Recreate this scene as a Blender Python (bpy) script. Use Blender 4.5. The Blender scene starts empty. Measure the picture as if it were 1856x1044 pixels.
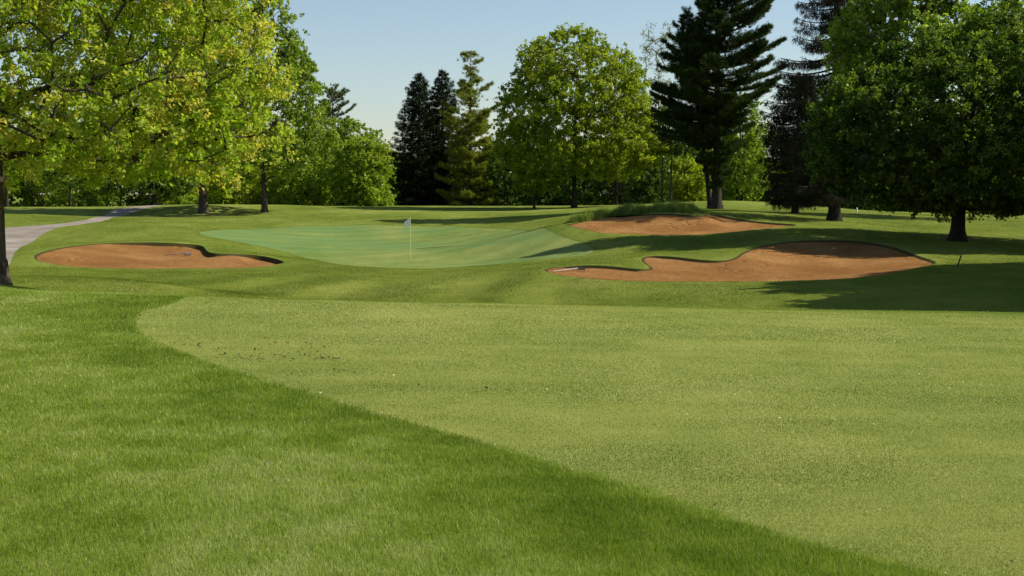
import bpy, math, random
import numpy as np
from mathutils import Vector, geometry

# ------------------------------------------------------------------ camera
F = 2550.0; UC, VC = 928.0, 522.0; HOR = 350.0; CAMZ = 1.6
PITCH = math.atan((VC - HOR) / F)
CP, SP = math.cos(PITCH), math.sin(PITCH)
scene = bpy.context.scene
COL = scene.collection
cam_d = bpy.data.cameras.new('camera'); cam = bpy.data.objects.new('camera', cam_d); COL.objects.link(cam)
cam_d.sensor_width = 36.0; cam_d.lens = 36.0 * F / 1856.0; cam_d.clip_end = 8000; cam_d.clip_start = 0.05
cam.location = (0, 0, CAMZ); cam.rotation_euler = (math.pi / 2 - PITCH, 0, 0)
scene.camera = cam

# ------------------------------------------------------------------ light
SUN_AZ = math.radians(83)      # from +Y (view axis) towards +X (right)
SUN_EL = math.radians(40)
world = bpy.data.worlds.new("World"); scene.world = world; world.use_nodes = True
wn = world.node_tree.nodes; wl = world.node_tree.links
bg = wn['Background']; sky = wn.new('ShaderNodeTexSky'); sky.sky_type = 'NISHITA'; sky.sun_disc = False
sky.sun_elevation = SUN_EL; sky.sun_rotation = SUN_AZ
sky.air_density = 1.0; sky.dust_density = 0.6; sky.ozone_density = 1.0; sky.altitude = 200
wl.new(sky.outputs[0], bg.inputs[0]); bg.inputs[1].default_value = 0.090
sd = bpy.data.lights.new('sun', 'SUN'); sd.energy = 5.0; sd.angle = math.radians(0.5); sd.color = (1.0, 0.93, 0.80)
so = bpy.data.objects.new('sun', sd); COL.objects.link(so)
SUNV = Vector((math.sin(SUN_AZ) * math.cos(SUN_EL), math.cos(SUN_AZ) * math.cos(SUN_EL), math.sin(SUN_EL)))
so.rotation_euler = SUNV.to_track_quat('Z', 'Y').to_euler(); so.location = (60, 40, 60)
scene.view_settings.view_transform = 'Standard'; scene.view_settings.look = 'None'
scene.view_settings.exposure = 0.45; scene.view_settings.gamma = 1.0
scene.cycles.max_bounces = 6; scene.cycles.diffuse_bounces = 3; scene.cycles.transmission_bounces = 4

rng = np.random.default_rng(7)

# ------------------------------------------------------------------ helpers
def pix(u, v, D):
    a = (u - UC) / F; b = (VC - v) / F
    s = D / (CP + b * SP)
    return np.array([s * a, D, CAMZ + s * (b * CP - SP)])

def tag(o, label=None, cat=None, group=None, kind=None):
    if label: o['label'] = label
    if cat: o['category'] = cat
    if group: o['group'] = group
    if kind: o['kind'] = kind
    return o

def empty(name, loc):
    o = bpy.data.objects.new(name, None); o.location = loc; o.empty_display_size = 0.3
    COL.objects.link(o); return o

def mesh_obj(name, V, faces, mat, parent=None, var=None, smooth=False, nper=None):
    """faces: (n,k) int array (all same k) ; var: per-vertex float attribute"""
    me = bpy.data.meshes.new(name)
    V = np.asarray(V, dtype=np.float32); faces = np.asarray(faces, dtype=np.int32)
    n, k = faces.shape
    me.vertices.add(len(V)); me.vertices.foreach_set('co', V.ravel())
    me.loops.add(n * k); me.loops.foreach_set('vertex_index', faces.ravel())
    me.polygons.add(n); me.polygons.foreach_set('loop_start', np.arange(0, n * k, k, dtype=np.int32))
    try: me.polygons.foreach_set('loop_total', np.full(n, k, dtype=np.int32))
    except Exception: pass
    if smooth: me.polygons.foreach_set('use_smooth', np.ones(n, dtype=bool))
    me.update(calc_edges=True)
    if var is not None:
        for nm, arr in (var.items() if isinstance(var, dict) else [('var', var)]):
            at = me.attributes.new(nm, 'FLOAT', 'POINT'); at.data.foreach_set('value', np.asarray(arr, dtype=np.float32))
    me.materials.append(mat)
    o = bpy.data.objects.new(name, me); COL.objects.link(o)
    if parent is not None: o.parent = parent
    return o

# ------------------------------------------------------------------ terrain
CP_PIX = [  # u, v, distance
 # crest of the foreground
 (0,526,21.5),(450,540,21.5),(928,550,21.5),(1400,561,21.5),(1856,569,21.0),
 # left side beyond the crest
 (0,521,28),(0,518,32),(60,505,40),(250,510,40),(0,487,52),(150,492,52),(300,493,54),
 (30,440,72),(60,466,60),(0,414,84),(120,407,84),(250,376,118),(0,376,118),(180,393,102),
 (180,439,70),(330,440,70),(365,444,70),(380,458,66),(450,461,66),(515,475,63),(300,490,56),(450,490,57),(100,482,58),
 (300,409,84),(400,425,78),(400,374,117),(550,373,122),(370,373,116),(600,373,132),(500,390,106),(350,384,114),
 # middle
 (500,537,44),(928,542,44),(1100,547,43),(600,510,52),(900,510,52),(700,489,61),(550,468,70),(740,468,73),(900,468,72),
 (600,440,84),(860,440,84),(700,407,96),(880,411,94),(745,373,132),(900,375,130),(1000,376,126),(1040,377,122),(745,390,106),(900,393,105),
 # right
 (970,411,89),(1075,455,68),(1020,408,79),(1100,425,74),(1250,427,73),(1075,397,82),(1150,389,83),(1200,383,84),(1298,379,102),(1330,364,112),(1150,380,97),(1240,381,92),
 (1100,373,124),(1450,408,77),(1350,397,81),(1250,388,81),(1512,400,84),(1440,370,112),(1600,385,114),(1856,393,114),(1720,389,113),(1600,410,80),(1856,415,84),
 (1100,440,70),(1300,440,68),(1400,426,67),(1500,433,66),(1560,436,65),(1640,452,61),(1700,475,56),(1735,437,68),(1856,440,69),(1856,478,54),
 (1360,455,60),(1300,471,57),(1170,466,59),(1172,488,54),(1000,484,58),(985,490,54),(1100,509,49.5),(1400,510,48),(1600,500,47.5),(1350,440,65),
 (1400,545,41),(1400,556,39),(1856,560,36.5),(1856,520,41),(1650,520,43),(1240,545,42)]
CPW = [pix(*c) for c in CP_PIX]
for X in (-12,-6,0,6,12):
    for Y in (-8,0,6,12): CPW.append(np.array([X, Y, 0.0 - 0.012*X*(Y>8) ]))
for X,Y,z in ((-10,17,.1),(-5,17,.03),(0,17,0),(5,17,-.05),(10,17,-.1),
              (-14,34,-.75),(-8,35,-1.25),(0,34,-1.45),(8,32,-1.35),(15,30,-1.15),(0,28,-.9),(-8,28,-.65),(8,27,-.75),
              (-30,30,.0),(-34,60,-.3),(-38,90,-.1),(-40,126,.35),(-20,145,.2),(0,148,.2),(20,142,.3),(40,136,-.3),(58,120,-.5),(45,105,-.3),
              (30,30,-.9),(36,50,-.7),(45,75,-.6),(-30,5,.2),(30,5,-.3),(-30,-15,0),(30,-15,0),(0,-20,0),(-40,160,-.2),(0,165,-.2),(40,160,-.6)):
    CPW.append(np.array([X,Y,z]))
CPW = np.array(CPW)
SC = 40.0
def _phi(r2): return 0.5 * r2 * np.log(r2 + 1e-9)
def _fit(P, lam=2e-4):
    n = len(P); A = P[:, :2] / SC
    d2 = ((A[:, None] - A[None]) ** 2).sum(-1)
    K = _phi(d2) + lam * np.eye(n)
    Q = np.c_[np.ones(n), A]
    M = np.zeros((n + 3, n + 3)); M[:n, :n] = K; M[:n, n:] = Q; M[n:, :n] = Q.T
    return np.linalg.solve(M, np.r_[P[:, 2], 0, 0, 0])
_w = _fit(CPW)
def sstep(a, b, x):
    t = np.clip((x - a) / (b - a), 0, 1); return t * t * (3 - 2 * t)
def base_h(x, y):
    x = np.atleast_1d(np.asarray(x, float)); y = np.atleast_1d(np.asarray(y, float))
    out = np.empty(x.shape)
    A = CPW[:, :2] / SC; n = len(A)
    xs = np.clip(x, -45, 62); ys = np.clip(y, -18, 160)
    fx, fy = xs.ravel() / SC, ys.ravel() / SC
    res = np.empty(fx.shape)
    for i in range(0, len(fx), 20000):
        a, b = fx[i:i+20000], fy[i:i+20000]
        d2 = (a[:, None] - A[None, :, 0]) ** 2 + (b[:, None] - A[None, :, 1]) ** 2
        res[i:i+20000] = _phi(d2) @ _w[:n] + _w[n] + _w[n+1] * a + _w[n+2] * b
    z = res.reshape(x.shape)
    dist = np.maximum(np.maximum(np.abs(x - 8) - 50, y - 155), -y - 16)
    t = sstep(0, 90, dist)
    z = z * (1 - t) + (-1.2) * t
    z = z + 0.025 * np.sin(x * 0.9 + 1.3 * np.sin(y * 0.31)) * np.sin(y * 0.55 + x * 0.2) * sstep(24, 40, y)
    return z
def hz(x, y): return float(base_h(np.array([x]), np.array([y]))[0])
def cast(u, v, dmin=3.0, dmax=150.0):
    """pixel of the survey photograph -> world x, y on the terrain"""
    D = np.arange(dmin, dmax, 0.25)
    a = (u - UC) / F; b = (VC - v) / F
    s = D / (CP + b * SP); x = s * a; zr = CAMZ + s * (b * CP - SP)
    g = zr - base_h(x, D)
    k = np.where(g < 0)[0]
    if len(k) == 0 or k[0] == 0:
        j = int(np.argmin(g)); return x[j], D[j]
    j = k[0]; t = g[j-1] / (g[j-1] - g[j])
    return x[j-1] + t * (x[j] - x[j-1]), D[j-1] + t * 0.25

def smooth_poly(P, step, it=2, keep=0.25):
    P = np.asarray(P, float)
    for _ in range(it):      # Chaikin
        Q = np.roll(P, -1, 0)
        P = np.stack([P * .75 + Q * .25, P * .25 + Q * .75], 1).reshape(-1, 2)
    Q = np.roll(P, -1, 0); L = np.hypot(*(Q - P).T); c = np.r_[0, np.cumsum(L)]
    n = max(8, int(c[-1] / step)); t = np.linspace(0, c[-1], n, endpoint=False)
    PP = np.vstack([P, P[:1]])
    return np.c_[np.interp(t, c, PP[:, 0]), np.interp(t, c, PP[:, 1])]
def inside(P, x, y):
    x = np.asarray(x); y = np.asarray(y); r = np.zeros(x.shape, bool)
    x0, y0 = P[:, 0], P[:, 1]; x1, y1 = np.roll(x0, -1), np.roll(y0, -1)
    for a, b, c, d in zip(x0, y0, x1, y1):
        m = ((b > y) != (d > y)); 
        if b != d: r ^= m & (x < (c - a) * (y - b) / (d - b) + a)
    return r
def pdist(P, x, y):
    """distance to polyline boundary + index of nearest segment"""
    x = np.asarray(x); y = np.asarray(y); best = np.full(x.shape, 1e9); idx = np.zeros(x.shape, int)
    Q = np.roll(P, -1, 0)
    for i in range(len(P)):
        ax, ay = P[i]; dx, dy = Q[i] - P[i]; l2 = dx*dx + dy*dy + 1e-12
        t = np.clip(((x - ax) * dx + (y - ay) * dy) / l2, 0, 1)
        d = np.hypot(x - ax - t * dx, y - ay - t * dy); m = d < best
        best = np.where(m, d, best); idx = np.where(m, i, idx)
    return best, idx
def orient(P):
    a = (P[:, 0] * np.roll(P[:, 1], -1) - np.roll(P[:, 0], -1) * P[:, 1]).sum()
    return P if a > 0 else P[::-1].copy()
def normals_out(P):
    t = np.roll(P, -1, 0) - np.roll(P, 1, 0); t /= np.hypot(*t.T)[:, None] + 1e-9
    return np.c_[t[:, 1], -t[:, 0]]

px_left = [(55,469),(75,456),(120,447),(180,441),(250,439),(320,441),(352,443),(370,446),(373,453),(382,459),(410,460),(450,461),(490,466),(520,475),
           (500,480),(470,484),(420,487),(300,488),(170,486),(90,478)]
px_low = [(982,490),(1000,485),(1050,481),(1100,482),(1150,487),(1176,489),(1178,484),(1168,478),(1160,470),(1172,464),(1220,465),(1260,470),(1300,473),(1330,470),(1345,457),(1380,445),(1430,438),
          (1500,435),(1560,437),(1610,445),(1650,458),(1704,475),(1685,481),(1650,487),(1615,498),(1580,503),(1500,507),(1400,510),(1250,511),(1100,509),(1040,502),(1000,496)]
px_up = [(1018,408),(1040,406),(1075,398),(1110,391),(1150,389),(1200,387),(1240,389),(1268,392),(1285,388),(1310,391),(1340,397),(1380,402),(1452,407),
         (1430,411),(1380,415),(1330,421),(1250,425),(1180,427),(1100,424),(1060,417)]
px_green = [(345,424),(400,415),(520,410),(640,408),(745,409),(860,411),(950,415),(990,420),(1035,433),(1070,446),(1078,457),(1050,465),(980,470),(900,478),
            (820,485),(740,487),(650,483),(600,477),(550,465),(490,450),(420,436)]
BUNK = []
for pxs, st in ((px_left, .22), (px_low, .22), (px_up, .22)):
    BUNK.append(orient(smooth_poly([cast(u, v, 40) for u, v in pxs], st, 2)))
GREEN = orient(smooth_poly([cast(u, v, 50) for u, v in px_green], .35, 3))
# fairway: world polygon, boundary traced on the near side, running over the crest
fw = [cast(u, v) for u, v in ((1856,1104),(1650,1044),(1400,975),(1200,906),(1050,861),(900,811),(650,746),(420,676),(300,632),(250,605),(234,583),(255,563),(320,549))]
fw = [(6.0, 1.0), (4.2, 3.4)] + fw[1:] + [(-5.2, 22.6), (-3.0, 24.2), (2, 24.6), (8, 24.6), (14, 24.2), (22, 23.0), (34, 20.0), (34, 1.0)]
FAIR = orient(smooth_poly(fw, .3, 2))
# cart path
pth = [cast(u, v, 30) for u, v in ((-120,420),(0,414),(60,409),(120,405),(165,397),(196,384),(212,379))]
pth2 = [cast(u, v, 30) for u, v in ((262,379),(245,383),(215,392),(190,401),(150,407),(110,411),(75,424),(50,442),(20,468),(-30,500))]
pth = pth + [(pth[-1][0] + .6, pth[-1][1] + 10), (pth[-1][0] + 2.0, 150.0), (pth[-1][0] + 5.5, 150.0), (pth2[0][0] + .3, pth2[0][1] + 8)] + pth2 + [(-22, 50), (-25, 42), (-31, 42), (-30, 60)]
PATH = orient(smooth_poly(pth, .35, 1))

INNER = []
for P in BUNK:
    N = normals_out(P)
    INNER.append(P - N * 0.13)
def lip_of(P, idx):
    big = .19 if P[:, 0].mean() < -8 else .07
    N = normals_out(P); ny = N[idx, 1]; nx = N[idx, 0]
    s = 0.7 * ny + 0.7 * nx
    return 0.03 + big * np.clip(s, 0, 1)

def terrain(x, y):
    z = base_h(x, y)
    for P in BUNK:
        m = (np.abs(x - P[:, 0].mean()) < 25) & (np.abs(y - P[:, 1].mean()) < 25)
        mi = np.where(m)[0]
        if not len(mi): continue
        d, idx = pdist(P, x[mi], y[mi]); ins = inside(P, x[mi], y[mi])
        lip = lip_of(P, idx)
        dep = lip * sstep(0.0, 0.11, d) + 0.24 * sstep(0.1, 3.0, d) - lip * 0.6 * sstep(.3, 3, d)
        up = 0.03 * np.exp(-((d - .25) / .5) ** 2)          # slightly raised turf round the sand
        z[mi] += np.where(ins, -dep, up * sstep(0, .25, d))
    m = (np.abs(x - GREEN[:, 0].mean()) < 30) & (np.abs(y - GREEN[:, 1].mean()) < 40); mi = np.where(m)[0]
    return z

def axis(pts):
    out = []
    for a, b, s in pts: out += list(np.arange(a, b, s))
    return np.array(out)
gy = np.r_[axis([(-14, 3, 1.5), (3, 44, .6), (44, 92, .42), (92, 112, .8), (112, 150, 1.5), (150, 170, 4)]), 170 * 1.28 ** np.arange(0, 13)]
gyb = -14 - 8 * 1.6 ** np.arange(0, 11); gy = np.r_[gyb[::-1], gy]
gxr = 36 * 1.3 ** np.arange(0, 18)
gx = np.r_[-gxr[::-1], axis([(-35.5, 36, .45)]), gxr]
GX, GY = np.meshgrid(gx, gy); PX = GX.ravel(); PY = GY.ravel()
j = (np.abs(PX) < 36) & (PY > 0) & (PY < 130)
PX = PX + j * rng.uniform(-.08, .08, PX.shape); PY = PY + j * rng.uniform(-.08, .08, PY.shape)
loops = BUNK + INNER + [GREEN, FAIR, PATH]
keep = np.ones(PX.shape, bool)
for L in loops:
    lo, hi = L.min(0) - 1, L.max(0) + 1
    m = (PX > lo[0]) & (PX < hi[0]) & (PY > lo[1]) & (PY < hi[1]); mi = np.where(m)[0]
    d, _ = pdist(L, PX[mi], PY[mi]); keep[mi[d < .1]] = False
vs = [Vector((a, b)) for a, b in zip(PX[keep], PY[keep])]; es = []
for L in loops:
    s = len(vs); vs += [Vector((a, b)) for a, b in L]; n = len(L)
    es += [(s + i, s + (i + 1) % n) for i in range(n)]
import time; _t = time.time()
ov, oe, of, _, _, _ = geometry.delaunay_2d_cdt(vs, es, [], 0, 1e-5)
print('cdt', len(ov), time.time() - _t)
TV = np.array([(v.x, v.y) for v in ov]); TF = np.array(of, dtype=np.int32)
C = TV[TF].mean(1)
reg = np.zeros(len(TF), int)
def mark(P, k):
    lo, hi = P.min(0), P.max(0)
    m = (C[:, 0] > lo[0]) & (C[:, 0] < hi[0]) & (C[:, 1] > lo[1]) & (C[:, 1] < hi[1]); mi = np.where(m)[0]
    reg[mi[inside(P, C[mi, 0], C[mi, 1])]] = k
mark(PATH, 5); mark(GREEN, 1); mark(FAIR, 2)
for i, P in enumerate(BUNK): mark(P, 20 + i)
for i, P in enumerate(INNER): mark(P, 10 + i)
TZ = terrain(TV[:, 0], TV[:, 1])

# attributes for the ground material
d_f, _ = pdist(FAIR[::3], TV[:, 0], TV[:, 1]); d_g, _ = pdist(GREEN[::3], TV[:, 0], TV[:, 1])
d_b = np.full(len(TV), 9.0)
for P in BUNK: d_b = np.minimum(d_b, pdist(P[::2], TV[:, 0], TV[:, 1])[0])

# ------------------------------------------------------------------ materials
def new_mat(name):
    m = bpy.data.materials.new(name); m.use_nodes = True
    nt = m.node_tree; nt.nodes.clear(); return m, nt
class NT:
    def __init__(s, nt): s.nt = nt
    def n(s, t, **k):
        nd = s.nt.nodes.new(t)
        for a, b in k.items(): setattr(nd, a, b)
        return nd
    def l(s, a, b): s.nt.links.new(a, b)
    def noise(s, vec, scale, detail=3, rough=.55):
        nd = s.n('ShaderNodeTexNoise'); nd.inputs['Scale'].default_value = scale; nd.inputs['Detail'].default_value = detail
        nd.inputs['Roughness'].default_value = rough
        if vec is not None: s.l(vec, nd.inputs['Vector'])
        return nd.outputs['Fac']
    def ramp(s, fac, stops):
        r = s.n('ShaderNodeValToRGB'); e = r.color_ramp.elements
        while len(e) < len(stops): e.new(.5)
        for x, (p, c) in zip(e, stops): x.position = p; x.color = (*c, 1) if len(c) == 3 else c
        s.l(fac, r.inputs[0]); return r.outputs[0]
    def mix(s, fac, a, b, mode='MIX'):
        m = s.n('ShaderNodeMix', data_type='RGBA', blend_type=mode)
        for sock, v in ((m.inputs[0], fac), (m.inputs[6], a), (m.inputs[7], b)):
            if isinstance(v, (int, float)): sock.default_value = v
            elif isinstance(v, tuple): sock.default_value = (*v, 1)
            else: s.l(v, sock)
        return m.outputs[2]
    def math(s, op, a, b=0.0, c=0.0):
        m = s.n('ShaderNodeMath', operation=op)
        for sock, v in zip(m.inputs, (a, b, c)):
            if isinstance(v, (int, float)): sock.default_value = v
            else: s.l(v, sock)
        return m.outputs[0]
    def attr(s, name):
        a = s.n('ShaderNodeAttribute'); a.attribute_name = name; return a.outputs['Fac']
    def mrange(s, x, a, b, c=0., d=1.):
        m = s.n('ShaderNodeMapRange'); m.interpolation_type = 'SMOOTHSTEP'
        s.l(x, m.inputs[0])
        for i, v in enumerate((a, b, c, d)): m.inputs[i + 1].default_value = v
        return m.outputs[0]
    def pos(s, sc=(1, 1, 1), rot=0.0):
        g = s.n('ShaderNodeNewGeometry'); mp = s.n('ShaderNodeMapping'); mp.inputs['Scale'].default_value = sc
        mp.inputs['Rotation'].default_value = (0, 0, rot)
        s.l(g.outputs['Position'], mp.inputs[0]); return mp.outputs[0]
    def bump(s, h, dist, strength=1.0):
        b = s.n('ShaderNodeBump'); b.inputs['Distance'].default_value = dist; b.inputs['Strength'].default_value = strength
        s.l(h, b.inputs['Height']); return b.outputs[0]
    def out(s, sh):
        o = s.n('ShaderNodeOutputMaterial'); s.l(sh, o.inputs[0])
    def diffuse_out(s, col, rough=.9, bump=None, spec=.15):
        p = s.n('ShaderNodeBsdfPrincipled'); p.inputs['Roughness'].default_value = rough
        p.inputs['Specular IOR Level'].default_value = spec
        if isinstance(col, tuple): p.inputs['Base Color'].default_value = (*col, 1)
        else: s.l(col, p.inputs['Base Color'])
        if bump is not None: s.l(bump, p.inputs['Normal'])
        s.out(p.outputs[0]); return p

def turf_mat(name, dark, mid, light, patch=.35, stripes=0.0, fine=40., blue=None, edge=None, bumpd=.02):
    m, nt = new_mat(name); N = NT(nt)
    p = N.pos(); pq = N.pos((1, .5, 1), .3); pl = N.pos((.6, 1.0, 1))
    a = N.noise(pq, patch, 4, .6); b = N.noise(pq, patch * 6, 4, .7); c = N.noise(p, fine, 4, .7)
    f = N.math('ADD', N.math('MULTIPLY', a, .5), N.math('MULTIPLY', b, .28)); f = N.math('ADD', f, N.math('MULTIPLY', c, .22))
    col = N.ramp(f, [(.40, dark), (.5, mid), (.60, light)])
    if blue:
        q = N.mrange(N.noise(pl, .16, 3, .5), .42, .62)
        col = N.mix(N.math('MULTIPLY', q, .75), col, blue)
    if stripes:
        # mower passes: broad arcs
        g = N.n('ShaderNodeNewGeometry'); sp = N.n('ShaderNodeSeparateXYZ'); N.l(g.outputs['Position'], sp.inputs[0])
        yy = N.math('SUBTRACT', sp.outputs[1], 43.0); yy = N.math('MULTIPLY', N.math('MULTIPLY', yy, yy), .014)
        w = N.math('SINE', N.math('MULTIPLY', N.math('ADD', N.math('SUBTRACT', sp.outputs[0], yy), N.math('MULTIPLY', a, .8)), 1.8))
        w = N.mrange(w, -.5, .5, 1 - stripes, 1 + stripes)
        mk = N.attr('mow'); w = N.math('ADD', N.math('MULTIPLY', N.math('SUBTRACT', w, 1.), mk), 1.)
        cc = N.n('ShaderNodeVectorMath', operation='SCALE'); N.l(col, cc.inputs[0]); N.l(w, cc.inputs['Scale']); col = cc.outputs[0]
    if edge:
        ck = N.mrange(N.attr('collar'), 0., 1.); col = N.mix(N.math('MULTIPLY', ck, .6), col, (.085, .13, .02))
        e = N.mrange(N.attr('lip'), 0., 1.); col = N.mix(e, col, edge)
    bmp = N.bump(N.math('ADD', N.noise(p, 90, 3, .7), N.math('MULTIPLY', b, .6)), bumpd, .8)
    N.diffuse_out(col, 1.0, bmp, .05); return m

M = {}
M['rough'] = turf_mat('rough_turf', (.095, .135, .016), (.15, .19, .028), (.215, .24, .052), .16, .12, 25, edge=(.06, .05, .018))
M['fairway'] = turf_mat('fairway_turf', (.20, .245, .055), (.27, .30, .075), (.34, .345, .10), .30, 0, 45)
M['green'] = turf_mat('green_turf', (.11, .17, .038), (.155, .205, .05), (.205, .235, .065), .25, .05, 60, blue=(.115, .195, .062), bumpd=.005)

def sand_mat():
    m, nt = new_mat('sand'); N = NT(nt); p = N.pos()
    a = N.noise(p, .35, 4); b = N.noise(p, 3.5, 4, .7); c = N.noise(p, 60, 2, .8)
    f = N.math('ADD', N.math('MULTIPLY', a, .5), N.math('MULTIPLY', b, .3)); f = N.math('ADD', f, N.math('MULTIPLY', c, .2))
    col = N.ramp(f, [(.38, (.255, .118, .035)), (.5, (.34, .165, .050)), (.60, (.44, .235, .085))])
    rk = N.noise(N.pos((.35, 5, 1), .35), 2.6, 4, .7)
    vo = N.n('ShaderNodeTexVoronoi'); vo.feature = 'SMOOTH_F1'; vo.inputs['Scale'].default_value = 1.9; N.l(N.pos((1, .8, 1)), vo.inputs['Vector'])
    ft = N.mrange(vo.outputs['Distance'], .05, .3); pch = N.mrange(N.noise(p, .25, 2), .45, .6)
    h = N.math('ADD', N.noise(p, 14, 3, .6), N.math('MULTIPLY', rk, 1.2)); h = N.math('ADD', h, N.math('MULTIPLY', N.math('MULTIPLY', ft, pch), .9))
    N.diffuse_out(col, 1., N.bump(h, .13, 1.), .05); return m
M['sand'] = sand_mat()
def path_mat():
    m, nt = new_mat('path_asphalt'); N = NT(nt); p = N.pos()
    f = N.math('ADD', N.math('MULTIPLY', N.noise(p, .6, 3), .6), N.math('MULTIPLY', N.noise(p, 30, 3, .7), .4))
    col = N.ramp(f, [(.40, (.19, .16, .125)), (.60, (.33, .285, .225))])
    N.diffuse_out(col, .95, N.bump(N.noise(p, 70, 2), .01), .2); return m
M['path'] = path_mat()

def leaf_mat(name, cols, trans=.45, tcol=1.25, gloss=.025):
    """cols: three colours dark->light over the per-leaf attribute"""
    m, nt = new_mat(name); N = NT(nt)
    v = N.attr('var'); 
    n1 = N.noise(N.pos(), .55, 3, .6)
    f = N.math('ADD', N.math('MULTIPLY', v, .62), N.math('MULTIPLY', n1, .38))
    col = N.ramp(f, [(.2, cols[0]), (.5, cols[1]), (.8, cols[2])])
    d = N.n('ShaderNodeBsdfDiffuse'); t = N.n('ShaderNodeBsdfTranslucent'); g = N.n('ShaderNodeBsdfGlossy')
    g.inputs['Roughness'].default_value = .45; N.l(col, d.inputs[0])
    tc = N.n('ShaderNodeVectorMath', operation='MULTIPLY'); N.l(col, tc.inputs[0]); tc.inputs[1].default_value = (tcol * .92, tcol, tcol * .4)
    N.l(tc.outputs[0], t.inputs[0])
    m1 = N.n('ShaderNodeMixShader'); m1.inputs[0].default_value = trans; N.l(d.outputs[0], m1.inputs[1]); N.l(t.outputs[0], m1.inputs[2])
    m2 = N.n('ShaderNodeMixShader'); m2.inputs[0].default_value = gloss; N.l(m1.outputs[0], m2.inputs[1]); N.l(g.outputs[0], m2.inputs[2])
    g.inputs[0].default_value = (.6, .65, .5, 1)
    N.out(m2.outputs[0]); return m
M['leaf_yellow'] = leaf_mat('spring_maple_leaf', [(.18, .26, .02), (.32, .41, .04), (.52, .44, .10)], .52, 1.5, .02)
M['leaf_mid'] = leaf_mat('green_maple_leaf', [(.105, .165, .018), (.185, .265, .026), (.285, .36, .045)], .45, 1.3)
M['leaf_lime'] = leaf_mat('lime_leaf', [(.16, .25, .02), (.25, .34, .03), (.34, .40, .05)], .5, 1.35)
M['leaf_olive'] = leaf_mat('olive_maple_leaf', [(.14, .205, .014), (.245, .315, .024), (.38, .41, .04)], .5, 1.35, .02)
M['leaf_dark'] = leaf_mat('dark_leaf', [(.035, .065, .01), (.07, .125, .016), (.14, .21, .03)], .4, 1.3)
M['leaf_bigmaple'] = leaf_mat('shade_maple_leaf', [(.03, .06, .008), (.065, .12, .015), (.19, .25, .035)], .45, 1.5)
M['leaf_fresh'] = leaf_mat('fresh_leaf', [(.13, .20, .02), (.22, .31, .035), (.36, .42, .08)], .5, 1.5)
M['leaf_pale'] = leaf_mat('pale_leaf', [(.20, .22, .10), (.28, .30, .14), (.36, .37, .2)], .4, 1.0)
M['needle_dark'] = leaf_mat('spruce_needle', [(.009, .017, .007), (.018, .030, .011), (.038, .052, .02)], .12, 1.0, .0)
M['needle_pine'] = leaf_mat('pine_needle', [(.02, .038, .012), (.038, .062, .017), (.085, .11, .033)], .2, 1.0, .0)
M['needle_olive'] = leaf_mat('olive_pine_needle', [(.10, .12, .016), (.19, .21, .03), (.30, .31, .06)], .4, 1.3, .02)
M['needle_grey'] = leaf_mat('grey_pine_needle', [(.07, .10, .045), (.12, .15, .07), (.19, .22, .10)], .3, 1.1, .04)
M['needle_brown'] = leaf_mat('bare_spruce_twig', [(.022, .022, .014), (.038, .038, .024), (.075, .07, .045)], .1, 1.0, .0)
M['blade_tall'] = leaf_mat('tall_grass_blade', [(.12, .18, .03), (.20, .28, .06), (.31, .38, .12)], .45, 1.2, .05)

def blade_mat(name, cols, s1, s2, trans, gloss, stretch=(1, 1, 1), vw=.26, lo=.2):
    m, nt = new_mat(name); N = NT(nt); v = N.attr('var')
    p = N.pos(stretch, .25)
    a = N.noise(p, s1, 3, .6); b = N.noise(p, s2, 3, .6)
    f = N.math('MULTIPLY', v, vw); f = N.math('ADD', f, N.math('MULTIPLY', a, 1.15)); f = N.math('ADD', f, N.math('MULTIPLY', b, .75))
    f = N.math('SUBTRACT', f, .45 + vw / 2)
    col = N.ramp(f, [(lo, cols[0]), (.5, cols[1]), (1 - lo, cols[2])])
    d = N.n('ShaderNodeBsdfDiffuse'); t = N.n('ShaderNodeBsdfTranslucent'); g = N.n('ShaderNodeBsdfGlossy')
    g.inputs['Roughness'].default_value = .4; g.inputs[0].default_value = (.75, .8, .7, 1); N.l(col, d.inputs[0]); N.l(col, t.inputs[0])
    m1 = N.n('ShaderNodeMixShader'); m1.inputs[0].default_value = trans; N.l(d.outputs[0], m1.inputs[1]); N.l(t.outputs[0], m1.inputs[2])
    m2 = N.n('ShaderNodeMixShader'); m2.inputs[0].default_value = gloss; N.l(m1.outputs[0], m2.inputs[1]); N.l(g.outputs[0], m2.inputs[2])
    N.out(m2.outputs[0]); return m
def bark_mat(name, a, b):
    m, nt = new_mat(name); N = NT(nt); p = N.pos((1, 1, .25))
    f = N.noise(p, 9, 5, .7); col = N.ramp(f, [(.35, a), (.65, b)])
    N.diffuse_out(col, 1., N.bump(f, .06, 1.), .1); return m
M['blade_rough'] = blade_mat('rough_blade', [(.125, .205, .01), (.265, .36, .035), (.46, .52, .17)], .6, 2.6, .45, .02, (1, .8, 1), .42)
M['blade_fair'] = blade_mat('fairway_blade', [(.115, .195, .018), (.21, .285, .038), (.355, .385, .085)], .28, 1.5, .35, .01, (.4, 1., 1), .2, .32)
M['blade_mid'] = blade_mat('apron_blade', [(.11, .165, .015), (.20, .255, .03), (.32, .355, .07)], .2, 1.2, .4, .01, (1, .6, 1), .16)
M['bark'] = bark_mat('grey_brown_bark', (.035, .026, .02), (.12, .095, .075))
M['bark_dark'] = bark_mat('dark_bark', (.018, .014, .012), (.06, .048, .04))
def plain(name, col, rough=.5, spec=.4):
    m, nt = new_mat(name); N = NT(nt)
    c = N.mix(N.noise(N.pos(), 25, 3), tuple(x * .85 for x in col), tuple(min(1, x * 1.1) for x in col))
    N.diffuse_out(c, rough, None, spec); return m

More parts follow.
